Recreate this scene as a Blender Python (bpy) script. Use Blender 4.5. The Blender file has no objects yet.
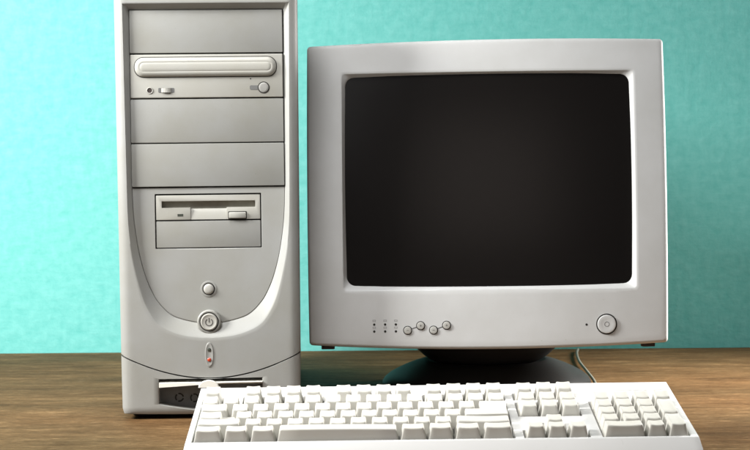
import bpy, bmesh, math, random
from mathutils import Vector, Matrix
random.seed(7)
S = bpy.context.scene
COL = S.collection
PI = math.pi

# ------------------------------------------------------------------ materials
def new_mat(name):
    m = bpy.data.materials.new(name); m.use_nodes = True
    nt = m.node_tree
    return m, nt, nt.nodes['Principled BSDF']

def node(nt, kind, **kw):
    n = nt.nodes.new(kind)
    for k, v in kw.items():
        if k in n.inputs: n.inputs[k].default_value = v
        else: setattr(n, k, v)
    return n

def plastic(name, col, rough=0.5, var=0.05, grain=0.12, gscale=1300, tint=None, spec=0.38, scratch=0.0):
    """moulded plastic: fine texture grain plus faint uneven ageing"""
    m, nt, b = new_mat(name)
    L = nt.links.new
    tc = node(nt, 'ShaderNodeTexCoord')
    big = node(nt, 'ShaderNodeTexNoise', Scale=14.0, Detail=5.0, Roughness=0.62)
    L(tc.outputs['Object'], big.inputs['Vector'])
    ramp = node(nt, 'ShaderNodeValToRGB')
    t = tint or (col[0]*0.99, col[1]*0.97, col[2]*0.90)
    ramp.color_ramp.elements[0].position = 0.3
    ramp.color_ramp.elements[1].position = 0.72
    ramp.color_ramp.elements[0].color = (t[0]*(1-var), t[1]*(1-var), t[2]*(1-var), 1)
    ramp.color_ramp.elements[1].color = (min(1, col[0]*(1+var*.5)), min(1, col[1]*(1+var*.5)), min(1, col[2]*(1+var*.5)), 1)
    L(big.outputs['Fac'], ramp.inputs['Fac'])
    # small specks of dirt
    sp = node(nt, 'ShaderNodeTexNoise', Scale=210.0, Detail=3.0, Roughness=0.7)
    L(tc.outputs['Object'], sp.inputs['Vector'])
    sr = node(nt, 'ShaderNodeMapRange'); sr.inputs['From Min'].default_value = 0.69; sr.inputs['From Max'].default_value = 0.78
    sr.inputs['To Min'].default_value = 0.0; sr.inputs['To Max'].default_value = 0.30
    L(sp.outputs['Fac'], sr.inputs['Value'])
    mx = node(nt, 'ShaderNodeMixRGB'); mx.inputs['Color2'].default_value = (col[0]*.45, col[1]*.42, col[2]*.36, 1)
    L(sr.outputs['Result'], mx.inputs['Fac']); L(ramp.outputs['Color'], mx.inputs['Color1'])
    L(mx.outputs['Color'], b.inputs['Base Color'])
    rn = node(nt, 'ShaderNodeMapRange'); rn.inputs['To Min'].default_value = rough-0.07; rn.inputs['To Max'].default_value = rough+0.09
    L(big.outputs['Fac'], rn.inputs['Value']); L(rn.outputs['Result'], b.inputs['Roughness'])
    b.inputs['Specular IOR Level'].default_value = spec
    g = node(nt, 'ShaderNodeTexNoise', Scale=float(gscale), Detail=2.0)
    L(tc.outputs['Object'], g.inputs['Vector'])
    bp = node(nt, 'ShaderNodeBump', Strength=grain, Distance=0.0004)
    L(g.outputs['Fac'], bp.inputs['Height']); L(bp.outputs['Normal'], b.inputs['Normal'])
    return m

def flat(name, col, rough=0.6, spec=0.4):
    m, nt, b = new_mat(name)
    tc = node(nt, 'ShaderNodeTexCoord')
    n = node(nt, 'ShaderNodeTexNoise', Scale=160.0, Detail=3.0)
    nt.links.new(tc.outputs['Object'], n.inputs['Vector'])
    r = node(nt, 'ShaderNodeValToRGB')
    r.color_ramp.elements[0].color = (col[0]*.8, col[1]*.8, col[2]*.8, 1)
    r.color_ramp.elements[1].color = (min(1, col[0]*1.15), min(1, col[1]*1.15), min(1, col[2]*1.15), 1)
    nt.links.new(n.outputs['Fac'], r.inputs['Fac']); nt.links.new(r.outputs['Color'], b.inputs['Base Color'])
    b.inputs['Roughness'].default_value = rough
    b.inputs['Specular IOR Level'].default_value = spec
    return m

M = {}
M['tower'] = plastic('tower_plastic', (0.30, 0.302, 0.297), 0.44, 0.07)
M['cover'] = plastic('bay_cover_plastic', (0.262, 0.263, 0.256), 0.46, 0.07)
M['drive'] = plastic('drive_plastic', (0.36, 0.356, 0.337), 0.45, 0.05)
M['slot'] = flat('slot_beige', (0.30, 0.285, 0.235), 0.7)
M['eject'] = flat('eject_grey', (0.27, 0.265, 0.25), 0.45)
M['gap'] = flat('dark_gap', (0.035, 0.033, 0.030), 0.9, 0.1)
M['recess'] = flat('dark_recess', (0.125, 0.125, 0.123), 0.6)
M['case'] = flat('case_steel', (0.30, 0.29, 0.27), 0.4)
M['flap'] = plastic('lit_flap_plastic', (0.78, 0.77, 0.74), 0.4, 0.03)  # light caught by the flap is put into its near-white colour
M['button'] = plastic('button_plastic', (0.40, 0.397, 0.385), 0.36, 0.03, 0.05)
M['mark'] = flat('printed_mark', (0.085, 0.08, 0.075), 0.6)
M['red'] = flat('red_lens', (0.50, 0.055, 0.02), 0.25, 0.6)
M['smoke'] = flat('smoked_lens', (0.05, 0.055, 0.045), 0.25, 0.6)
M['monitor'] = plastic('monitor_plastic', (0.535, 0.538, 0.54), 0.5, 0.05, 0.16, tint=(0.515, 0.515, 0.508))
M['icon'] = flat('grey_icon', (0.20, 0.20, 0.20), 0.6)
M['rubber'] = flat('dark_rubber', (0.035, 0.025, 0.022), 0.7)
M['base'] = plastic('black_base_plastic', (0.026, 0.025, 0.025), 0.40, 0.1, 0.10, tint=(0.026, 0.025, 0.024), spec=0.05)
M['keys'] = plastic('keycap_plastic', (0.56, 0.552, 0.53), 0.50, 0.03, 0.10)
M['kb'] = plastic('keyboard_case_plastic', (0.68, 0.677, 0.67), 0.45, 0.02, 0.08, tint=(0.67, 0.665, 0.655))
M['cable'] = flat('cable_grey', (0.17, 0.165, 0.135), 0.5)
M['indicator'] = flat('indicator_strip', (0.72, 0.76, 0.80), 0.35)

def glass():
    m, nt, b = new_mat('crt_glass')
    tc = node(nt, 'ShaderNodeTexCoord')
    n = node(nt, 'ShaderNodeTexNoise', Scale=9.0, Detail=6.0, Roughness=0.65)
    nt.links.new(tc.outputs['Object'], n.inputs['Vector'])
    r = node(nt, 'ShaderNodeMapRange'); r.inputs['To Min'].default_value = 0.21; r.inputs['To Max'].default_value = 0.27
    nt.links.new(n.outputs['Fac'], r.inputs['Value']); nt.links.new(r.outputs['Result'], b.inputs['Roughness'])
    b.inputs['Base Color'].default_value = (0.0060, 0.0050, 0.0046, 1)
    b.inputs['Specular IOR Level'].default_value = 0.27
    return m
M['glass'] = glass()

def wallpaper():
    m, nt, b = new_mat('teal_wallpaper')
    L = nt.links.new
    tc = node(nt, 'ShaderNodeTexCoord')
    def weave(sx, sz, det, ro):
        mp = node(nt, 'ShaderNodeMapping'); mp.inputs['Scale'].default_value = (sx, 1, sz)
        L(tc.outputs['Object'], mp.inputs['Vector'])
        n = node(nt, 'ShaderNodeTexNoise', Scale=1.0, Detail=det, Roughness=ro)
        L(mp.outputs['Vector'], n.inputs['Vector'])
        return n
    h1 = weave(44, 120, 4.0, 0.6)
    v1 = weave(85, 40, 4.0, 0.6)
    c1 = weave(70, 75, 5.0, 0.62)
    a = node(nt, 'ShaderNodeMath', operation='ADD'); L(h1.outputs['Fac'], a.inputs[0]); L(v1.outputs['Fac'], a.inputs[1])
    a2 = node(nt, 'ShaderNodeMath', operation='MULTIPLY_ADD'); L(c1.outputs['Fac'], a2.inputs[0]); a2.inputs[1].default_value = 1.4; L(a.outputs[0], a2.inputs[2])
    r = node(nt, 'ShaderNodeMapRange'); r.inputs['From Min'].default_value = 1.25; r.inputs['From Max'].default_value = 2.15
    L(a2.outputs[0], r.inputs['Value'])
    cr = node(nt, 'ShaderNodeValToRGB')
    cr.color_ramp.elements[0].color = (0.102, 0.396, 0.366, 1)
    cr.color_ramp.elements[1].color = (0.162, 0.474, 0.446, 1)
    L(r.outputs['Result'], cr.inputs['Fac']); L(cr.outputs['Color'], b.inputs['Base Color'])
    b.inputs['Roughness'].default_value = 0.75
    b.inputs['Specular IOR Level'].default_value = 0.25
    bp = node(nt, 'ShaderNodeBump', Strength=0.22, Distance=0.002)
    L(a2.outputs[0], bp.inputs['Height']); L(bp.outputs['Normal'], b.inputs['Normal'])
    return m
M['wall'] = wallpaper()

def wood():
    m, nt, b = new_mat('table_wood')
    L = nt.links.new
    tc = node(nt, 'ShaderNodeTexCoord')
    def streak(sx, sy, det, ro, dist=0.0, off=(0, 0, 0)):
        mp = node(nt, 'ShaderNodeMapping'); mp.inputs['Scale'].default_value = (sx, sy, 1); mp.inputs['Location'].default_value = off
        L(tc.outputs['Object'], mp.inputs['Vector'])
        n = node(nt, 'ShaderNodeTexNoise', Scale=1.0, Detail=det, Roughness=ro, Distortion=dist)
        L(mp.outputs['Vector'], n.inputs['Vector'])
        return n
    wide = streak(4.0, 14, 7.0, 0.72, 0.4)
    mid = streak(14, 60, 7.0, 0.78, 0.3, (3, 1, 0))
    fine = streak(130, 330, 5.0, 0.75, 0.2, (7, 2, 0))
    hue = streak(2.6, 5.0, 3.0, 0.5, 0.2, (1.5, 9, 0))
    a = node(nt, 'ShaderNodeMath', operation='MULTIPLY_ADD'); L(wide.outputs['Fac'], a.inputs[0]); a.inputs[1].default_value = 0.9
    b2 = node(nt, 'ShaderNodeMath', operation='MULTIPLY_ADD'); L(mid.outputs['Fac'], b2.inputs[0]); b2.inputs[1].default_value = 0.8
    c = node(nt, 'ShaderNodeMath', operation='MULTIPLY'); L(fine.outputs['Fac'], c.inputs[0]); c.inputs[1].default_value = 0.6
    L(c.outputs[0], b2.inputs[2]); L(b2.outputs[0], a.inputs[2])
    r = node(nt, 'ShaderNodeMapRange'); r.inputs['From Min'].default_value = 0.78; r.inputs['From Max'].default_value = 1.50
    L(a.outputs[0], r.inputs['Value'])
    cr = node(nt, 'ShaderNodeValToRGB'); e = cr.color_ramp.elements
    e[0].position = 0.0; e[0].color = (0.036, 0.019, 0.0085, 1)
    e[1].position = 1.0; e[1].color = (0.30, 0.186, 0.092, 1)
    x = e.new(0.35); x.color = (0.080, 0.045, 0.020, 1)
    x = e.new(0.66); x.color = (0.142, 0.083, 0.038, 1)
    L(r.outputs['Result'], cr.inputs['Fac'])
    hr = node(nt, 'ShaderNodeValToRGB')
    hr.color_ramp.elements[0].position = 0.36; hr.color_ramp.elements[0].color = (0.92, 1.0, 1.02, 1)
    hr.color_ramp.elements[1].position = 0.64; hr.color_ramp.elements[1].color = (1.03, 0.98, 0.94, 1)
    L(hue.outputs['Fac'], hr.inputs['Fac'])
    mx = node(nt, 'ShaderNodeMixRGB', blend_type='MULTIPLY'); mx.inputs['Fac'].default_value = 1.0
    L(cr.outputs['Color'], mx.inputs['Color1']); L(hr.outputs['Color'], mx.inputs['Color2'])
    pore = streak(48, 260, 2.0, 0.5, 0.0, (2, 5, 0))
    pr = node(nt, 'ShaderNodeMapRange'); pr.inputs['From Min'].default_value = 0.60; pr.inputs['From Max'].default_value = 0.70
    pr.inputs['To Min'].default_value = 0.0; pr.inputs['To Max'].default_value = 0.35
    L(pore.outputs['Fac'], pr.inputs['Value'])
    pm = node(nt, 'ShaderNodeMixRGB'); pm.inputs['Color2'].default_value = (0.045, 0.022, 0.009, 1)
    L(pr.outputs['Result'], pm.inputs['Fac']); L(mx.outputs['Color'], pm.inputs['Color1'])
    fleck = streak(40, 220, 2.0, 0.5, 0.0, (8, 3, 0))
    fr_ = node(nt, 'ShaderNodeMapRange'); fr_.inputs['From Min'].default_value = 0.62; fr_.inputs['From Max'].default_value = 0.74
    fr_.inputs['To Min'].default_value = 0.0; fr_.inputs['To Max'].default_value = 0.28
    L(fleck.outputs['Fac'], fr_.inputs['Value'])
    fm = node(nt, 'ShaderNodeMixRGB'); fm.inputs['Color2'].default_value = (0.40, 0.27, 0.15, 1)
    L(fr_.outputs['Result'], fm.inputs['Fac']); L(pm.outputs['Color'], fm.inputs['Color1'])
    L(fm.outputs['Color'], b.inputs['Base Color'])
    rr = node(nt, 'ShaderNodeMapRange'); rr.inputs['To Min'].default_value = 0.75; rr.inputs['To Max'].default_value = 0.55
    L(mid.outputs['Fac'], rr.inputs['Value']); L(rr.outputs['Result'], b.inputs['Roughness'])
    b.inputs['Specular IOR Level'].default_value = 0.03
    bp = node(nt, 'ShaderNodeBump', Strength=0.35, Distance=0.0008)
    L(a.outputs[0], bp.inputs['Height']); L(bp.outputs['Normal'], b.inputs['Normal'])
    return m
M['wood'] = wood()

# ------------------------------------------------------------------ mesh helpers (millimetres in, metres out)
class MB:
    def __init__(self): self.v = []; self.f = []
    def add(self, vs, fs):
        o = len(self.v); self.v += [tuple(p) for p in vs]; self.f += [tuple(i+o for i in f) for f in fs]
        return self
    def loft(self, loops, cap0=False, cap1=False, closed=True):
        n = len(loops[0]); vs = [p for l in loops for p in l]; fs = []
        for k in range(len(loops)-1):
            for i in range(n if closed else n-1):
                j = (i+1) % n
                fs.append((k*n+i, k*n+j, (k+1)*n+j, (k+1)*n+i))
        if cap0: fs.append(tuple(range(n))[::-1])
        if cap1: fs.append(tuple((len(loops)-1)*n+i for i in range(n)))
        return self.add(vs, fs)
    def box(self, x0, x1, y0, y1, z0, z1):
        vs = [(x, y, z) for x in (x0, x1) for y in (y0, y1) for z in (z0, z1)]
        return self.add(vs, [(0, 1, 3, 2), (4, 6, 7, 5), (0, 4, 5, 1), (2, 3, 7, 6), (0, 2, 6, 4), (1, 5, 7, 3)])
    def tube(self, pts, r, n=8):
        loops = []
        P = [Vector(p) for p in pts]
        for i, p in enumerate(P):
            t = (P[min(i+1, len(P)-1)] - P[max(i-1, 0)]).normalized()
            u = t.cross(Vector((0, 0, 1)) if abs(t.z) < .9 else Vector((1, 0, 0))).normalized(); w = t.cross(u)
            loops.append([p + (u*math.cos(2*PI*k/n) + w*math.sin(2*PI*k/n))*r for k in range(n)])
        return self.loft(loops, True, True)
    def build(self, name, m, parent=None, xf=None, bevel=0.0, smooth=38, segs=2):
        me = bpy.data.meshes.new(name)
        vs = [xf(p) if xf else p for p in self.v]
        me.from_pydata([(p[0]*.001, p[1]*.001, p[2]*.001) for p in vs], [], self.f)
        bm = bmesh.new(); bm.from_mesh(me)
        bmesh.ops.remove_doubles(bm, verts=bm.verts, dist=1e-6)
        bmesh.ops.recalc_face_normals(bm, faces=bm.faces)
        if bevel:
            es = [e for e in bm.edges if len(e.link_faces) == 2 and e.calc_face_angle(0) > math.radians(28)]
            bmesh.ops.bevel(bm, geom=es, offset=bevel*.001, segments=segs, profile=.6, affect='EDGES', clamp_overlap=True)
        bm.to_mesh(me); bm.free()
        me.materials.append(m)
        for p in me.polygons: p.use_smooth = True
        me.set_sharp_from_angle(angle=math.radians(smooth))
        o = bpy.data.objects.new(name, me); COL.objects.link(o)
        if parent: o.parent = parent
        return o

def rrect(cx, cz, w, h, r, n=6):
    r = max(min(r, w/2-1e-3, h/2-1e-3), 1e-3); out = []
    for (sx, sz, a0) in ((1, 1, 0), (-1, 1, 90), (-1, -1, 180), (1, -1, 270)):
        for k in range(n+1):
            a = math.radians(a0 + 90*k/n)
            out.append((cx+sx*(w/2-r)+r*math.cos(a), cz+sz*(h/2-r)+r*math.sin(a)))
    return out

def ell(cx, cz, a, b, n=36): return [(cx+a*math.cos(2*PI*k/n), cz+b*math.sin(2*PI*k/n)) for k in range(n)]

def at_y(loop, y): return [(p[0], y(p[0], p[1]) if callable(y) else y, p[1]) for p in loop]

def plate(mb, outline, prof, back=True):
    """outline(inset) -> loop; prof = [(inset, y)...] from the back edge to the front centre"""
    mb.loft([at_y(outline(i), y) for i, y in prof], back, True)
    return mb

def disc(mb, cx, cz, prof, n=36, surf=None):
    """stepped round button; with surf the depths count from that curved surface"""
    mb.loft([at_y(ell(cx, cz, r, r, n), (lambda x, z, y=y: surf(x, z)+y) if surf else y) for r, y in prof], True, True); return mb

def ring(mb, cx, cz, r, t, y0, y1, a0=0, a1=360, n=36):
    full = abs(a1-a0) >= 360; k = n if full else n+1
    A = [math.radians(a0+(a1-a0)*i/n) for i in range(k)]
    prof = [(r-t, y1), (r-t*.7, y0), (r+t*.7, y0), (r+t, y1)]
    loops = [[(cx+q*math.cos(a), y, cz+q*math.sin(a)) for q, y in prof] for a in A]
    if full: mb.loft(loops+[loops[0]], closed=True)
    else: mb.loft(loops, True, True)
    return mb

def chaikin(pts, it=3):
    for _ in range(it):
        q = [pts[0]]
        for a, b in zip(pts, pts[1:]):
            q += [(a[0]*.75+b[0]*.25, a[1]*.75+b[1]*.25), (a[0]*.25+b[0]*.75, a[1]*.25+b[1]*.75)]
        pts = q+[pts[-1]]
    return pts

def ray_poly(poly, c, ang):
    dx, dz = math.cos(ang), math.sin(ang); best = None
    for (x0, z0), (x1, z1) in zip(poly, poly[1:]+poly[:1]):
        ex, ez = x1-x0, z1-z0; det = ex*dz-ez*dx
        if abs(det) < 1e-12: continue
        ax, az = x0-c[0], z0-c[1]
        t = (ex*az-ez*ax)/det; s = (dx*az-dz*ax)/det
        if t > 0 and -1e-9 <= s <= 1+1e-9 and (best is None or t > best): best = t
    return (c[0]+dx*best, c[1]+dz*best)

def radial(polys, c, n=360):
    """the polygons resampled at one shared set of angles (their corners included)"""
    A = set(round(2*PI*k/n, 5) for k in range(n))
    for p in polys:
        m = len(p)
        for i, (x, z) in enumerate(p):
            a = Vector((x-p[i-1][0], z-p[i-1][1])); b = Vector((p[(i+1) % m][0]-x, p[(i+1) % m][1]-z))
            if a.length > 1e-6 and b.length > 1e-6 and a.angle(b) > .2:
                A.add(round(math.atan2(z-c[1], x-c[0]) % (2*PI), 5))
    A = sorted(A); A = [a for i, a in enumerate(A) if i == 0 or a-A[i-1] > 1e-4]
    return [[ray_poly(p, c, a) for a in A] for p in polys]

def mixl(a, b, t): return [(p[0]*(1-t)+q[0]*t, p[1]*(1-t)+q[1]*t) for p, q in zip(a, b)]

def empty(name, label, cat, loc, rz=0.0):
    o = bpy.data.objects.new(name, None); COL.objects.link(o)
    o.location = loc; o.rotation_euler = (0, 0, rz); o.empty_display_size = .05
    o['label'] = label; o['category'] = cat
    return o

# ------------------------------------------------------------------ table and wall
WALL_Y, WALL_A = 2.3914, -0.0422
tb = MB(); tb.box(-1300, 1300, -1450, 30, -32, 0)
table = tb.build('wooden_table', M['wood'], bevel=1.5)
table.location = (0, WALL_Y-0.034, 0); table.rotation_euler = (0, 0, WALL_A)
table['label'] = 'brown wooden tabletop with streaky horizontal grain under the computer'; table['category'] = 'table'
wl = MB(); wl.box(-2600, 2600, 0, 120, -900, 2300)
wall = wl.build('wall', M['wall'])
wall.location = (0, WALL_Y, 0); wall.rotation_euler = (0, 0, WALL_A)
wall['label'] = 'turquoise wall with a fine woven texture behind the computer'; wall['category'] = 'wall'

# ------------------------------------------------------------------ computer tower
T = empty('computer_tower', 'grey upright computer tower with drive bays and a round power button, left of the monitor',
          'computer tower', (-0.17384, 1.7083, 0), 0.0498)

def hw(z): return 94.3 + (z-69)/370*1.6
def SF(x, z):
    ax = abs(x)*95.0/hw(max(z, 0)); y = 1.6*(ax/95)**2
    if ax > 84: y += 9*(1-math.sqrt(max(0, 1-((ax-84)/11.05)**2)))
    if z > 444: y += 6*(1-math.sqrt(max(0, 1-((z-444)/8.05)**2)))
    return y
def zsplit(x): return 43.0 + 25.6*abs(x/94.4)**1.92

top_z = 452
outer = [(hw(z), z) for z in range(74, 441, 6)]
outer += [(hw(440)-10+10*math.cos(math.radians(a)), top_z-10+10*math.sin(math.radians(a))) for a in range(0, 91, 15)]
outer += [(-p[0], p[1]) for p in outer[::-1]]
outer += [(-94.4+188.8*k/60, zsplit(-94.4+188.8*k/60)) for k in range(0, 61)]

half_o = [(84.6, 243), (84.3, 215), (82.4, 187), (78.2, 160), (69.8, 126), (62, 110), (52, 97), (31, 88.2), (12, 85.4), (0, 85.0)]
half_i = [(80, 243), (79.2, 213), (76.2, 188), (72.3, 166.4), (66.2, 145), (61.5, 134), (55.5, 122.5), (41.5, 107.6), (26, 102.5), (12, 99.6), (0, 98.8)]
def shield(half, xt, zt):
    h = chaikin([half[0]]+half, 3)
    return [(xt, zt)] + [(-xt, zt)] + [(-x, z) for x, z in h] + [(x, z) for x, z in h[::-1][1:]]
so = shield(half_o, 86.6, 434.4); si = shield(half_i, 80.6, 428.4)
# trim side lines follow from the two top corners straight to the start of the curve
C0 = (0, 255)
lo, ls, li = radial([outer, so, si], C0, 420)
FL = 8.5                                                # depth of the recessed floor
mb = MB()
rings = [at_y(lo, 24), [(p[0], SF(*p)+.7, p[1]) for p in lo]]
ts = [0.003, .02, .05, .09, .14, .2, .28, .36, .45, .55, .66, .78, .9]
rings += [at_y(mixl(lo, ls, t), SF) for t in ts]
rings += [at_y(mixl(lo, ls, .985), SF)]
rings += [[(p[0], SF(*p)+.25, p[1]) for p in ls]]
for t in (.12, .5, .88): rings.append([(p[0], (SF(*q)+.25)*(1-t)+FL*t, p[1]) for p, q in zip(mixl(ls, li, t), ls)])
rings += [at_y(li, FL), at_y(li, FL+6)]
mb.loft(rings)
mb.build('front_bezel', M['tower'], T, smooth=50)

bk = MB(); bk.box(-84, 84, 14.2, 15.2, 95, 431); bk.build('bay_backing', M['gap'], T)
cs = MB(); cs.box(-93, 93, 22, 452, 6, 449); cs.build('case_body', M['case'], T, bevel=3)

# lower panel with the opening for the small drive bay
pan = [(x, z) for x, z in radial([si], (0, 207), 200)[0] if z < 242.2]
pan = sorted(pan, key=lambda p: math.atan2(p[1]-207, p[0]))
pan = [(x*.9965, z+.25 if z < 200 else z) for x, z in pan]
pan = [(79.8, 242.3)]+[(-79.8, 242.3)]+[p for p in sorted(pan, key=lambda p: (math.atan2(p[1]-207, p[0])-PI*.8) % (2*PI))]
hole = rrect(-.8, 207.2, 111.4, 57.6, .8, 3)
pa, pb = radial([pan, hole], (-.8, 207), 300)
mb = MB()
mb.loft([at_y(pa, FL+5), at_y(pa, FL+.5), at_y(mixl(pa, pb, .012), FL)]+[at_y(mixl(pa, pb, t), FL) for t in (.016, .3, .65, .98, .985)]+[at_y(pb, FL+.4), at_y(pb, FL+7)])
mb.build('lower_panel', M['tower'], T, smooth=15)

def cover(name, x0, x1, z0, z1, y, m, b=.55):
    f = lambda i: rrect((x0+x1)/2, (z0+z1)/2, x1-x0-2*i, z1-z0-2*i, .8, 2)
    return plate(MB(), f, [(0, y+5), (0, y+b), (b*.35, y+b*.25), (b, y)]).build(name, m, T)
cover('bay_cover', -79.9, 79.5, 383.3, 427.9, 6.6, M['cover'])
cover('bay_cover', -79.9, 79.5, 289.6, 335.1, 6.6, M['cover'])
cover('bay_cover', -79.9, 79.5, 243.6, 288.4, 6.6, M['cover'])
cover('bay_cover', -55.4, 53.8, 179.4, 207.4, FL+.6, M['cover'])

# compact disc drive
cd = cover('disc_drive', -79.7, 79.4, 336.4, 381.7, 5.4, M['drive'], 1.0)
pill = lambda w, h: (lambda i: rrect(-1.2, 368.4, w-2*i, h-2*i, (h-2*i)/2*.92, 8))
plate(MB(), pill(149.2, 21.6), [(0, 5.6), (0, 5.25), (.1, 5.22)]).build('tray_gap', M['gap'], cd)
plate(MB(), pill(147.6, 20.0), [(0, 5.6), (0, 4.6), (.5, 3.8), (1.5, 2.9), (3.0, 2.2), (4.6, 1.8), (5.3, 2.05), (6.0, 1.75), (7.4, 1.5), (8.6, 1.4)]).build('tray_front', M['drive'], cd)
disc(MB(), -59.6, 344.2, [(3.4, 5.5), (3.4, 4.9), (3.0, 4.7), (2.6, 4.9), (2.5, 5.3)]).build('headphone_jack', M['drive'], cd)
disc(MB(), -59.6, 344.2, [(2.6, 5.35), (2.55, 5.2)]).build('jack_hole', M['rubber'], cd)
plate(MB(), lambda i: rrect(-42.5, 344.3, 16.6-2*i, 5.0-2*i, 1.0, 3), [(0, 5.5), (0, 5.2)]).build('wheel_slot', M['recess'], cd)
w = MB()
vs = []
for k in range(25):
    a = -PI*.27+PI*.54*k/24; r = 8.2 + (.2 if k % 2 else 0)
    vs.append([(-42.5+r*math.sin(a), 11.6-r*math.cos(a), z) for z in (342.0, 342.6, 346.0, 346.6)])
w.loft(vs, closed=False); w.build('volume_wheel', M['drive'], cd, smooth=20)
disc(MB(), 45.6, 355.6, [(.75, 5.4), (.75, 5.25)], 12).build('eject_hole', M['gap'], cd)
plate(MB(), lambda i: rrect(50.6, 346.4, 12-2*i, 4.6-2*i, 1.5, 3), [(0, 5.5), (0, 5.15)]).build('eject_groove', M['recess'], cd)
disc(MB(), 59.2, 346.4, [(6.2, 5.5), (6.2, 5.1)]).build('button_gap', M['gap'], cd)
disc(MB(), 59.2, 346.4, [(5.2, 5.5), (5.2, 4.9), (4.8, 4.65), (3, 4.6), (1, 4.6)]).build('eject_button', M['eject'], cd)

# floppy drive: a face plate with the slot and finger notch cut through
fz = FL-.2
poly = [(-55.2, 208.7), (-19.4, 208.7), (-19.4, 221.3), (-49.4, 221.3), (-49.4, 228.2), (48.6, 228.2), (48.6, 221.3), (18.4, 221.3), (18.4, 208.7), (53.6, 208.7), (53.6, 234.4), (-55.2, 234.4)]
m_ = MB(); n_ = len(poly)
m_.add([(x, fz, z) for x, z in poly]+[(x, fz+6, z) for x, z in poly],
       [tuple(range(n_)), tuple(range(2*n_-1, n_-1, -1))]+[(i, (i+1) % n_, n_+(i+1) % n_, n_+i) for i in range(n_)])
fd = m_.build('floppy_drive', M['drive'], T, bevel=.45)
MB().box(-54, 53, fz+5.6, fz+6.4, 219, 233).build('disk_slot', M['slot'], fd)
sc = MB()
sc.loft([[(-19.3, fz+y, z), (18.3, fz+y, z)] for y, z in ((.5, 208.8), (.6, 210.2), (1.0, 213), (1.5, 216), (2.2, 218.4), (3.0, 220.2))], closed=False)
sc.build('finger_scoop', M['drive'], fd)
MB().box(-33, -27, fz-.15, fz+.2, 212.2, 214.8).build('activity_light', M['smoke'], fd)
plate(MB(), lambda i: rrect(29.8, 212.9, 19.6-2*i, 8.2-2*i, .8, 2), [(0, fz+.3), (0, fz-.12)]).build('button_gap', M['gap'], fd)
plate(MB(), lambda i: rrect(29.8, 212.9, 17.8-2*i, 6.4-2*i, .8, 2), [(0, fz+.3), (0, fz-1.6), (.6, fz-2.1)]).build('eject_button', M['drive'], fd)

# buttons and lights
rb = disc(MB(), -1.5, 135.6, [(8.6, FL+.4), (8.6, FL-.25), (7.9, FL-.6), (6.6, FL-.35), (6.3, FL+.1)]).build('reset_collar', M['tower'], T)
disc(MB(), -1.5, 135.6, [(6.35, FL), (6.3, FL-.5)]).build('button_gap', M['gap'], rb)
disc(MB(), -1.5, 135.6, [(5.4, FL), (5.4, FL-1.5), (4.9, FL-2.2), (3.4, FL-2.7), (1.2, FL-2.9)]).build('reset_button', M['button'], rb)
pc = disc(MB(), -1.3, 101.4, [(12.6, FL+4), (12.6, 3.6), (12.2, 2.9), (11.2, 2.4), (10.2, 2.6), (9.9, 3.4)]).build('power_collar', M['tower'], T)
disc(MB(), -1.3, 101.4, [(9.95, 3.6), (9.9, 3.0)]).build('button_gap', M['gap'], pc)
pb_ = disc(MB(), -1.3, 101.4, [(8.9, 3.8), (8.9, 1.7), (8.5, 1.0), (7.6, .7), (6.8, 1.0), (5.4, 1.25), (2, 1.3)]).build('power_button', M['button'], pc)
sy = ring(MB(), -1.3, 101.2, 3.7, .55, 1.05, 1.4, 125, 415, 30); sy.box(-1.8, -.8, 1.05, 1.4, 101.0, 105.6)
sy.build('power_symbol', M['mark'], pb_)
lp = plate(MB(), lambda i: ell(-1.5, 67.2, 4.4-i*.9, 13.2-i*1.8, 40), [(0, .8), (0, -.35), (.5, -.8), (1.3, -.7), (3.0, -.25)]).build('light_bezel', M['tower'], T)
disc(MB(), -1.5, 72.4, [(1.9, .3), (1.9, -.7), (1.2, -1.1)], 20).build('indicator_light', M['smoke'], lp)
rl = disc(MB(), -1.5, 61.9, [(2.0, .3), (2.0, -.8), (1.3, -1.4), (.4, -1.5)], 20).build('indicator_light', M['red'], lp)
rl['label'] = 'red lens'

# base panel with the port recess
bo = [(-94.2+188.4*k/60, zsplit(-94.2+188.4*k/60)-1.3) for k in range(60, -1, -1)]
bo = bo + [(-93.4, 12), (-91.5, 6.2)] + [(-91.5+183*k/30, 6.2-1.4*(1-((k-15)/15)**2)) for k in range(1, 30)] + [(91.5, 6.2), (93.4, 12)]
bh = [(53.6, 42.3), (-54.9, 42.3), (-54.9, 16)] + [(-54.9+108.5*k/24, 16-7.5*math.sin(PI*k/24)) for k in range(1, 24)] + [(53.6, 16)]
ba, bb = radial([bo, bh], (0, 21), 360)
def BF(x, z): return SF(x, max(z, 20)) + (3*(1-min(1, (z-4)/9))**2 if z < 13 else 0)
mb = MB()
mb.loft([at_y(ba, 26), [(p[0], BF(*p)+.6, p[1]) for p in ba]]+[at_y(mixl(ba, bb, t), BF) for t in (.012, .04, .1, .18, .3, .45, .65, .85, .985)]+[[(p[0], BF(*p)+.6, p[1]) for p in bb], at_y(bb, 20)])
bp_ = mb.build('base_panel', M['tower'], T, smooth=50)
rc = MB(); rc.box(-57, 56, 17, 18, 7, 44); rc.build('port_recess', M['recess'], bp_)
sg = MB(); sg.loft([[(-94+188*k/40, y, zsplit(-94+188*k/40)+d) for k in range(41)] for y, d in ((14, -4), (14, 3))], closed=False); sg.build('split_gap', M['gap'], bp_)
for cx, cz in ((-34.5, 20.8), (-18.6, 20.0)):
    rg = MB()
    for a in (10, 130, 250): ring(rg, cx, cz, 4.0, .75, 16.3, 17.1, a, a+95, 12)
    rg.build('port_ring', M['gap'], bp_)
fl = MB()
fo = [(-54.3+108*k/40, -2.6-2.0*math.sin(PI*k/40)) for k in range(41)]
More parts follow.
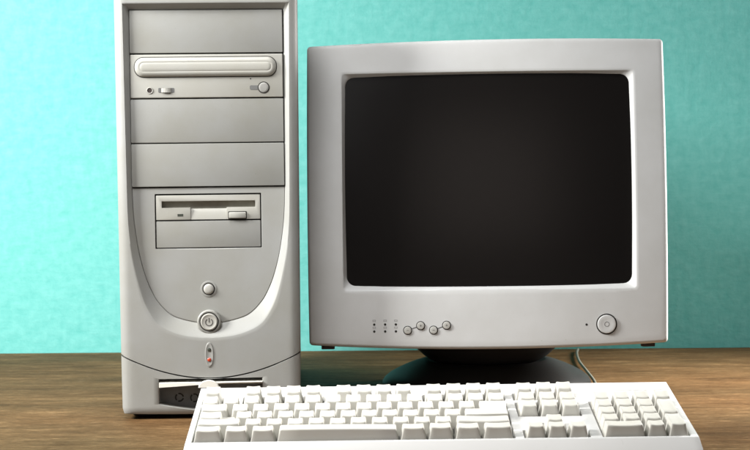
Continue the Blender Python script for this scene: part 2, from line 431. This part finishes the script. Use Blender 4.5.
fl.loft([[(x, y, 33.6+4.2*min(1, (x+56)/70)) for x, y in fo], [(x, y, 38.4) for x, y in fo], [(x, 13, 39.2) for x, y in fo], [(x, 13, 34.6) for x, y in fo], [(x, y, 33.6+4.2*min(1, (x+56)/70)) for x, y in fo]], closed=False)
fp = fl.build('flap_door', M['flap'], bp_)
tabm = MB()
te = [(-2.4+10.6*math.cos(a), 33.5+7.6*math.sin(a)) for a in [PI*k/20 for k in range(21)]]
plate(tabm, lambda i: [(-2.4+(x+2.4)*(1-i*.06), 33.5+(z-33.5)*(1-i*.06)) for x, z in te], [(0, -3), (0, -6.4), (1, -7.2)])
tabm.build('flap_tab', M['flap'], fp)
for sx in (-72, 72):
    for y in (40, 420): disc_f = MB().loft([[(sx+14*math.cos(2*PI*k/20)*s, y+14*math.sin(2*PI*k/20)*s, z) for k in range(20)] for s, z in ((.9, .2), (1, 1.2), (1, 7))], True, True).build('foot', M['rubber'], T)

# ------------------------------------------------------------------ monitor
K = .985
Mo = empty('crt_monitor', 'grey boxy tube monitor with a dark blank screen on a black swivel base', 'monitor', (0.1205, 1.7498, 0), -0.034)
TL = 0.0691
def mx_(p):
    x, y, z = p[0]*K, p[1]*K, p[2]*K
    return (x, y*math.cos(TL)+z*math.sin(TL), 69.5+z*math.cos(TL)-y*math.sin(TL))
def MS(x, z):
    return 8.5*(x/197.0)**2 + 8.5*((z-167)/168.0)**2
def bez(ins, r=4.0):
    """bowed outline, inset"""
    base = rrect(0, 167.6, 394.6-2*ins, 333.4-2*ins, max(r-ins*.4, 1.5), 6)
    dense = []
    for a, b in zip(base, base[1:]+base[:1]):
        d = math.hypot(b[0]-a[0], b[1]-a[1]); n = 24 if d > 60 else 1
        dense += [(a[0]+(b[0]-a[0])*k/n, a[1]+(b[1]-a[1])*k/n) for k in range(n)]
    return [(x*(1+.003*(1-((z-167)/168)**2)), z+(2.6 if z > 167 else -5.6)*(1-(x/197)**2)*min(1, abs(z-167)/150)+x*.007*max(0, (z-167)/167)) for x, z in dense]
op = rrect(2.0, 180.4, 321, 239.4, 4, 6)
opi = rrect(1.9, 181.3, 313.6, 231.0, 10, 8)
e0, e1, oA, oB = radial([bez(0), bez(3.6), op, opi], (1, 180), 420)
mb = MB()
rg_ = [at_y(e0, 58), at_y(e0, 28), [(p[0], MS(*p)+5.0, p[1]) for p in mixl(e0, e1, .0)],
       [(p[0], MS(*p)+2.2, p[1]) for p in mixl(e0, e1, .18)], [(p[0], MS(*p)+.8, p[1]) for p in mixl(e0, e1, .45)], [(p[0], MS(*p)+.15, p[1]) for p in mixl(e0, e1, .8)], at_y(e1, MS)]
rg_ += [at_y(mixl(e1, oA, t), MS) for t in (.1, .25, .5, .75, .9, .982)]
rg_ += [[(p[0], MS(*p)+.35, p[1]) for p in oA]]
rg_ += [[(p[0], MS(*q)*(1-t)+.35*(1-t)+15*t, p[1]) for p, q in zip(mixl(oA, oB, t), oA)] for t in (.1, .5, .9)]
rg_ += [at_y(oB, 15.5), at_y(oB, 24)]
mb.loft(rg_)
bz = mb.build('bezel', M['monitor'], Mo, mx_, smooth=50)
def GS(x, z): return 16.5 - 10.5*(1-min(1, ((x-2)/157)**2*.62+((z-181)/116)**2*.38))
mb = MB(); gl = [mixl(oB, [(1.9, 181.3)]*len(oB), t) for t in (-.008, .08, .18, .3, .42, .54, .66, .78, .9)]
mb.loft([at_y(l, GS) for l in gl], False, True)
mb.build('screen', M['glass'], Mo, mx_, smooth=80)
# rear shell
def shell(w, z0, z1, r): return rrect(0, (z0+z1)/2, w, z1-z0, r, 8)
mb = MB()
mb.loft([at_y(shell(386, 2, 333, 8), 40), at_y(shell(384, 3, 332, 10), 110), at_y(shell(352, 18, 322, 24), 170), at_y(shell(300, 38, 300, 34), 260), at_y(shell(262, 52, 276, 36), 380), at_y(shell(248, 60, 268, 34), 398)], True, True)
mb.build('rear_housing', M['monitor'], Mo, mx_, smooth=50)
# little feet under the bezel
for x0, x1 in ((-184.5, -170.5), (170, 184)): MB().box(x0, x1, 27, 42, -4.0, 3).build('foot', M['rubber'], Mo, mx_, bevel=.8)
# controls on the chin
def P_(x, z): return MS(x, z)
for zz in (23.2, 15.6):
    for xx in (-125, -113, -101.2):
        y = P_(xx, zz)
        disc(MB(), xx, zz, [(1.35, +.5), (1.35, -.12), (1.1, -.15)], 16, MS).build('indicator_hole', M['gap'], bz, mx_)
        fr = MB()
        z0 = zz+3.2; 
        for (a, b, c, d) in ((-1.7, 1.7, 0, .35), (-1.7, 1.7, 1.6, 1.95), (-1.7, -1.35, .35, 1.6), (1.35, 1.7, .35, 1.6)):
            fr.box(xx+a, xx+b, y-.1, y+.3, z0+c, z0+d)
        fr.v = [(a, b+MS(a, c)-y, c) for a, b, c in fr.v]
        fr.build('printed_icon', M['icon'], bz, mx_)
BT = ((-88.3, 16.6), (-74.0, 21.6), (-59.9, 16.6), (-45.6, 21.8))
for (xa, za), (xb, zb) in ((BT[0], BT[1]), (BT[2], BT[3])):
    d = Vector((xb-xa, zb-za)).normalized(); nrm = Vector((-d.y, d.x))*.55; y = P_(xa, za)
    q = [(xa+d.x*5+s*nrm.x, za+d.y*5+s*nrm.y) for s in (-1, 1)]+[(xb-d.x*5+s*nrm.x, zb-d.y*5+s*nrm.y) for s in (1, -1)]
    plate(MB(), lambda i: q, [(0, lambda x, z: MS(x, z)+.3), (0, lambda x, z: MS(x, z)-.1)]).build('button_groove', M['recess'], bz, mx_)
for k, (xx, zz) in enumerate(BT):
    y = P_(xx, zz)
    cb = disc(MB(), xx, zz, [(5.0, +.3), (5.0, -.1)], 28, MS).build('button_gap', M['gap'], bz, mx_)
    b_ = disc(MB(), xx, zz, [(4.1, +.3), (4.1, -1.4), (3.7, -1.9), (2.6, -2.1), (1.2, -2.15)], 28, MS).build('control_button', M['button'], bz, mx_)
    g = MB(); g.box(xx-1.2, xx+1.2, y-2.3, y-2.0, zz-.2, zz+.2)
    if k % 2: g.box(xx-.2, xx+.2, y-2.34, y-2.0, zz-1.2, zz+1.2)
    g.v = [(a, b+MS(a, c)-y, c) for a, b, c in g.v]
    g.build('button_mark', M['mark'], b_, mx_)
y = P_(107.4, 21)
disc(MB(), 107.4, 21.1, [(1.3, +.4), (1.3, -.12)], 16, MS).build('power_light', M['gap'], bz, mx_)
xx, zz = 129.4, 21.4; y = P_(xx, zz)
disc(MB(), xx, zz, [(11.5, +.5), (11.5, -.1)], 48, MS).build('button_gap', M['gap'], bz, mx_)
pw = disc(MB(), xx, zz, [(10.1, +.4), (10.1, -1.4), (9.6, -2.1), (8.4, -2.3), (6, -2.0), (3.5, -1.9), (1, -1.9)], 48, MS).build('power_button', M['monitor'], bz, mx_)
rs = ring(MB(), xx, zz, 2.5, .4, -2.05, -1.7, n=24); rs.v = [(a, MS(a, c)+b, c) for a, b, c in rs.v]
rs.build('power_symbol', M['icon'], pw, mx_)
for xs, zs_ in ((58, 4.0), (84.5, 4.8)):                 # two old scuffs low on the chin
    y = P_(xs, zs_); MB().box(xs-.8, xs+.8, y-.03, y+.3, zs_-.3, zs_+.35).build('scuff', M['button'], bz, mx_)

# swivel base and tilt cup
CX, CY = 3, 188
def lathe(mb, prof, n=72):
    return mb.loft([[(CX+r*math.cos(2*PI*k/n), CY+r*math.sin(2*PI*k/n), z) for k in range(n)] for r, z in prof], True, True)
lathe(MB(), [(119, .6), (122.5, 2), (124, 5), (123.5, 9), (121, 13.5), (115, 18.5), (106, 23.5), (96, 28), (86, 31.8), (78, 34.2), (73, 35), (70, 34.6), (66, 32), (50, 29)]).build('swivel_base', M['base'], Mo, smooth=60)
lathe(MB(), [(20, 30), (52, 30.5), (64, 34), (74, 40.5), (84, 50), (92, 62), (98, 76)]).build('tilt_cup', M['base'], Mo, smooth=60)

# ------------------------------------------------------------------ keyboard
Kb = empty('keyboard', 'white full size keyboard with blank keys lying in front of the tower and monitor', 'keyboard', (0.05773, 1.4523, 0), 0.010)
KT = math.atan2(.0459-.0158, .154)
def kx_(p):
    x, b, h = p
    return (x, b*math.cos(KT)-h*math.sin(KT), 15.8+b*math.sin(KT)+h*math.cos(KT))
U = 19.2
X0, XN, XP = -223.2, 74.6, 144.6                        # left edge of the three blocks
ROW = [1.0+U*r for r in range(5)] + [1.0+5*U+8.5]
wells = [(X0, X0+15*U, ROW[0], ROW[4]+U)]
for a, b in ((0, 1), (2, 6), (6.5, 10.5), (11, 15)): wells.append((X0+a*U, X0+b*U, ROW[5], ROW[5]+U))
wells += [(XN, XN+3*U, ROW[5], ROW[5]+U), (XN, XN+3*U, ROW[3], ROW[4]+U), (XN+U, XN+2*U, ROW[1], ROW[1]+U), (XN, XN+3*U, ROW[0], ROW[0]+U), (XP, XP+4*U, ROW[0], ROW[4]+U)]
G = .9
wells = [(a-G, b+G, c-G, d+G) for a, b, c, d in wells]
# merge the arrow column well: let the up arrow well run into the arrow row
wells[-3] = (wells[-3][0], wells[-3][1], wells[-2][3], wells[-3][3])
XL, XR, BF_, BB = -229.2, 229.0, -3.0, 154.5
xs = sorted(set([XL, XR]+[w[0] for w in wells]+[w[1] for w in wells]))
bs = sorted(set([BF_, BB]+[w[2] for w in wells]+[w[3] for w in wells]))
def inwell(x, b): return any(w[0] < x < w[1] and w[2] < b < w[3] for w in wells)
mb = MB(); D = -5.5
def quad(*p): mb.add(p, [(0, 1, 2, 3)])
for i in range(len(xs)-1):
    for j in range(len(bs)-1):
        a, b, c, d = xs[i], xs[i+1], bs[j], bs[j+1]; w_ = inwell((a+b)/2, (c+d)/2); z = D if w_ else 0
        quad((a, c, z), (b, c, z), (b, d, z), (a, d, z))
        if w_:
            if not inwell(a-.01, (c+d)/2): quad((a, c, 0), (a, c, D), (a, d, D), (a, d, 0))
            if not inwell(b+.01, (c+d)/2): quad((b, c, 0), (b, d, 0), (b, d, D), (b, c, D))
            if not inwell((a+b)/2, c-.01): quad((a, c, 0), (b, c, 0), (b, c, D), (a, c, D))
            if not inwell((a+b)/2, d+.01): quad((a, d, 0), (a, d, D), (b, d, D), (b, d, 0))
# skirt: front lip slopes down and out, sides drop to a level bottom edge
def under(x, b, out):                                   # point on the skirt's bottom, table height about 4 mm
    zt = -(11.6 + b*math.sin(KT))/math.cos(KT)
    return (x, b, zt)
for i in range(len(xs)-1):
    a, b = xs[i], xs[i+1]
    ka = lambda x: x*(1+.010)
    quad((a, BF_, 0), (b, BF_, 0), under(ka(b), BF_-9.5, 0), under(ka(a), BF_-9.5, 0))
    quad((a, BB, 0), (b, BB, 0), under(ka(b), BB+1.5, 0), under(ka(a), BB+1.5, 0))
for j in range(len(bs)-1):
    a, b = bs[j], bs[j+1]
    pa_ = lambda b: b-9.5 if b == BF_ else (b+1.5 if b == BB else b)
    for X in (XL, XR):
        quad((X, a, 0), (X, b, 0), under(X*1.010, pa_(b), 0), under(X*1.010, pa_(a), 0))
hs = mb.build('housing', M['kb'], Kb, kx_, bevel=.8, smooth=40)
kp = MB()
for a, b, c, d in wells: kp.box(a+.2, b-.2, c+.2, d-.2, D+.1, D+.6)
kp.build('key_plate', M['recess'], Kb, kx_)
ub = MB(); ub.box(-224, 224, -8, 150, .8, 4.6); ub.build('bottom_shell', M['kb'], Kb)
for sx in (-190, 190): MB().box(sx-15, sx+15, 128, 136, .3, 24).build('tilt_foot', M['kb'], Kb)
ip = MB(); plate(ip, lambda i: rrect(0, 0, 78-2*i, 13-2*i, 2, 3), [(0, 1), (0, -.35), (.5, -.5)])
ip.v = [(x+XP+38, z+136, -y) for x, y, z in ip.v]
ind = ip.build('indicator_strip', M['kb'], Kb, kx_)
for k in range(3):
    q = MB(); q.box(XP+12+k*22, XP+20+k*22, 134, 137, .3, .62); q.build('indicator_light', M['indicator'], ind, kx_)

HT = [9.3, 9.1, 9.1, 9.8, 10.8, 11.2]; TILT = [-3, 0, 2, 4.5, 7, 8]
def inset(poly, d):
    n = len(poly); out = []
    for i in range(n):
        p0, p1, p2 = Vector(poly[i-1]), Vector(poly[i]), Vector(poly[(i+1) % n])
        a = (p1-p0).normalized(); b = (p2-p1).normalized()
        na, nb = Vector((-a.y, a.x)), Vector((-b.y, b.x)); m = na+nb
        m = m/max(m.length_squared/2, .3)
        out.append((p1.x+m.x*d, p1.y+m.y*d))
    return out
def cap_mesh(w, d, row, dish=.75, poly=None):
    """one sculpted key cap, its base corner at 0,0; returns an MB in deck coordinates"""
    h, tl = HT[row], math.tan(math.radians(TILT[row]))
    g = .45; mb = MB()
    if poly is None:
        base = rrect(w/2, d/2, w-2*g, d-2*g, .8, 3)
        tw, td = w-6.8, d-5.2
        tops = [rrect(w/2, d/2+.6, tw+.5, td+.5, 1.6, 3), rrect(w/2, d/2+.6, tw-.3, td-.3, 1.6, 3)]
        cx, cy = w/2, d/2+.6
        dense = lambda l: [q for a, b in zip(l, l[1:]+l[:1]) for q in ([((a[0]*(1-k/6)+b[0]*k/6), (a[1]*(1-k/6)+b[1]*k/6)) for k in range(6)] if math.hypot(a[0]-b[0], a[1]-b[1]) > 4 else [a])]
        # the rounded corners keep base and tops in step
        nb = len(base)
        def ds(l):
            out = []
            for i in range(nb):
                a, b = l[i], l[(i+1) % nb]
                if i % 4 == 3: out += [(a[0]+(b[0]-a[0])*k/6, a[1]+(b[1]-a[1])*k/6) for k in range(6)]
                else: out.append(a)
            return out
        base = ds(base); tops = [ds(t) for t in tops]
    else:
        base = inset(poly, g); tops = [inset(poly, 2.5), inset(poly, 2.9)]
        cx = sum(p[0] for p in poly)/len(poly); cy = d*.5; tw = w-6.8
        cx = w*.55
    def top(p, dz=0):
        q = max(-1, min(1, (p[0]-cx)/(tw/2)))
        return (p[0], p[1], h + dz + (p[1]-cy)*tl - dish*(1-q*q))
    loops = [[(p[0], p[1], -4.6) for p in base], [(p[0], p[1], -3.6) for p in base]]
    lm = [(a[0]*.45+b[0]*.55, a[1]*.45+b[1]*.55) for a, b in zip(base, tops[0])]
    lm2 = [(a[0]*.1+b[0]*.9, a[1]*.1+b[1]*.9) for a, b in zip(base, tops[0])]
    loops.append([(p[0], p[1], top(q)[2]*.5-1.8) for p, q in zip(lm, tops[0])])
    loops.append([(p[0], p[1], top(q)[2]-1.2) for p, q in zip(lm2, tops[0])])
    loops.append([top(p, -.28) for p in tops[0]]); loops.append([top(p) for p in tops[1]])
    if poly is None:
        for t in (.35, .7, .92): loops.append([top((p[0]*(1-t)+cx*t, p[1]*(1-t)+cy*t)) for p in tops[1]])
    mb.loft(loops, False, True)
    return mb
cache = {}
nkeys = 0
def key(name, x, row, w=1.0, span=1, dish=None, label=None):
    global nkeys
    nkeys += 1
    kk = (round(w, 3), row, span, dish)
    if kk not in cache:
        mb = cap_mesh(w*U, span*U, row, .75 if dish is None else dish)
        cache[kk] = mb.build(name, M['keys'], Kb, lambda p: (p[0], p[1]*math.cos(KT)-p[2]*math.sin(KT), p[1]*math.sin(KT)+p[2]*math.cos(KT)), smooth=45)
        o = cache[kk]
    else:
        o = cache[kk].copy(); o.name = name; COL.objects.link(o); o.parent = Kb
    j = lambda s: random.uniform(-s, s)
    q = kx_((x+j(.12), ROW[row]+j(.12), j(.18)))
    o.location = (q[0]*.001, q[1]*.001, q[2]*.001)
    o.rotation_euler = (j(.008), j(.010), j(.006))
    if label: o['label'] = label
    return o
key('escape_key', X0, 5)
for k in (2, 3, 4, 5, 6.5, 7.5, 8.5, 9.5, 11, 12, 13, 14): key('function_key', X0+k*U, 5)
for k in range(14): key('key', X0+k*U, 4)
key('backspace_key', X0+14*U, 4)
key('tab_key', X0, 3, 1.5)
for k in range(12): key('key', X0+(1.5+k)*U, 3)
for k in range(11): key('key', X0+(1.75+k)*U, 2)
key('shift_key', X0, 1, 2.25)
for k in range(10): key('key', X0+(2.25+k)*U, 1)
key('shift_key', X0+12.25*U, 1, 2.75)
x = 0
for nm, w in (('control_key', 1.4), ('key', 1.25), ('alt_key', 1.25), ('space_bar', 5.75), ('alt_key', 1.3), ('key', 1.25), ('key', 1.3), ('control_key', 1.5)):
    key(nm, X0+x*U, 0, w, 1, -.5 if nm == 'space_bar' else None); x += w
# stepped caps lock: tall part over a low shelf
mb = cap_mesh(1.3*U, U, 2, .75); mb.loft([[(X, Y, Z) for X, Y in rrect(1.3*U+3.2, U/2, 12, U-1.4-2*s, 1, 3)] for Z, s in ((-4.6, 0), (3.0, .6), (3.4, 1.0))], False, True)
cl = mb.build('caps_lock_key', M['keys'], Kb, lambda p: kx_((p[0]+X0, p[1]+ROW[2], p[2])), smooth=45)
# tall L shaped enter
e = [(0, 0), (2.25*U, 0), (2.25*U, 2*U), (.75*U, 2*U), (.75*U, U), (0, U)]
en = cap_mesh(2.25*U, 2*U, 2, .0, e).build('enter_key', M['keys'], Kb, lambda p: kx_((p[0]+X0+12.75*U, p[1]+ROW[2], p[2])), bevel=.5, smooth=45)
for r in (5, 4, 3):
    for k in range(3): key('navigation_key', XN+k*U, r)
key('arrow_key', XN+U, 1)
for k in range(3): key('arrow_key', XN+k*U, 0)
for k in range(4): key('keypad_key', XP+k*U, 4)
for r in (3, 2, 1):
    for k in range(3): key('keypad_key', XP+k*U, r)
key('keypad_key', XP+3*U, 2, 1, 2); key('keypad_enter_key', XP+3*U, 0, 1, 2)
key('keypad_key', XP, 0, 2); key('keypad_key', XP+2*U, 0)

# ------------------------------------------------------------------ cable behind the monitor's base
pts = [(.222, 1.606, .026), (.232, 1.640, .012), (.240, 1.70, .0045), (.249, 1.82, .004), (.2605, 1.95, .004), (.2655, 2.06, .004), (.270, 2.17, .004), (.279, 2.27, .004), (.288, 2.33, .004)]
def cr(p0, p1, p2, p3, t):
    return tuple(.5*((2*b)+(-a+c)*t+(2*a-5*b+4*c-d)*t*t+(-a+3*b-3*c+d)*t**3) for a, b, c, d in zip(p0, p1, p2, p3))
sm = []
for i in range(len(pts)-1):
    for k in range(8): sm.append(cr(pts[max(i-1, 0)], pts[i], pts[i+1], pts[min(i+2, len(pts)-1)], k/8))
sm.append(pts[-1])
cb = MB().tube([(x*1000, y*1000, z*1000) for x, y, z in sm], 1.8, 10).build('cable', M['cable'], smooth=80)
cb['label'] = 'thin pale cable running across the table beside the black monitor base'; cb['category'] = 'cable'

# ------------------------------------------------------------------ lamps
def area(name, loc, target, size, energy, col=(1, 1, 1), sy=None, spread=180):
    l = bpy.data.lights.new(name, 'AREA'); l.energy = energy; l.color = col
    l.shape = 'RECTANGLE'; l.size = size; l.size_y = sy or size; l.spread = math.radians(spread)
    o = bpy.data.objects.new(name, l); COL.objects.link(o); o.location = loc
    o.rotation_euler = (Vector(target)-Vector(loc)).to_track_quat('-Z', 'Y').to_euler()
    return o
area('softbox_lamp', (-0.26, 1.32, 0.90), (-0.04, 1.66, 0.12), 0.40, 2.0, (1, 1, .99), spread=80)
area('side_lamp', (-0.85, 0.0, 0.92), (0.0, 1.75, 0.2), 0.5, 1.7, (1, 1, 1))
area('background_lamp', (-1.22, 1.32, 0.85), (-0.28, 2.39, 0.30), 0.4, 36, (1, 1, .97), spread=140)
area('screen_glow_lamp', (0.12, -0.60, 0.58), (0.12, 1.75, 0.25), 0.7, 1.3, (1, .86, .78))  # added unseen lamp behind the camera; its reflection gives the screen a warm glow
area('rim_lamp', (1.10, 2.02, 0.46), (0.28, 1.88, 0.0), 0.3, 7.5, (1, .97, .93), spread=70)

W = bpy.data.worlds.new('World'); S.world = W; W.use_nodes = True
bg = W.node_tree.nodes['Background']; bg.inputs['Color'].default_value = (.9, .95, 1, 1); bg.inputs['Strength'].default_value = 0.07

# ------------------------------------------------------------------ camera
f, h, p, r = 1633.6, 0.24446, 0.02549, 0.01238
cam = bpy.data.cameras.new('camera'); co = bpy.data.objects.new('camera', cam); COL.objects.link(co)
cam.sensor_width = 36; cam.lens = f/750*36; cam.clip_start = .02; cam.clip_end = 50
Xv = Vector((1, 0, 0)); Uv = Vector((0, math.sin(p), math.cos(p))); Fv = Vector((0, math.cos(p), -math.sin(p)))
R_ = Xv*math.cos(r) - Uv*math.sin(r); Up = Xv*math.sin(r) + Uv*math.cos(r)
mat = Matrix((R_, Up, -Fv)).transposed().to_4x4(); mat.translation = (0, 0, h)
co.matrix_world = mat
cam.dof.use_dof = True; cam.dof.focus_distance = 1.72; cam.dof.aperture_fstop = 22
S.camera = co
S.view_settings.view_transform = 'Standard'; S.view_settings.look = 'None'; S.view_settings.exposure = 0; S.view_settings.gamma = 1
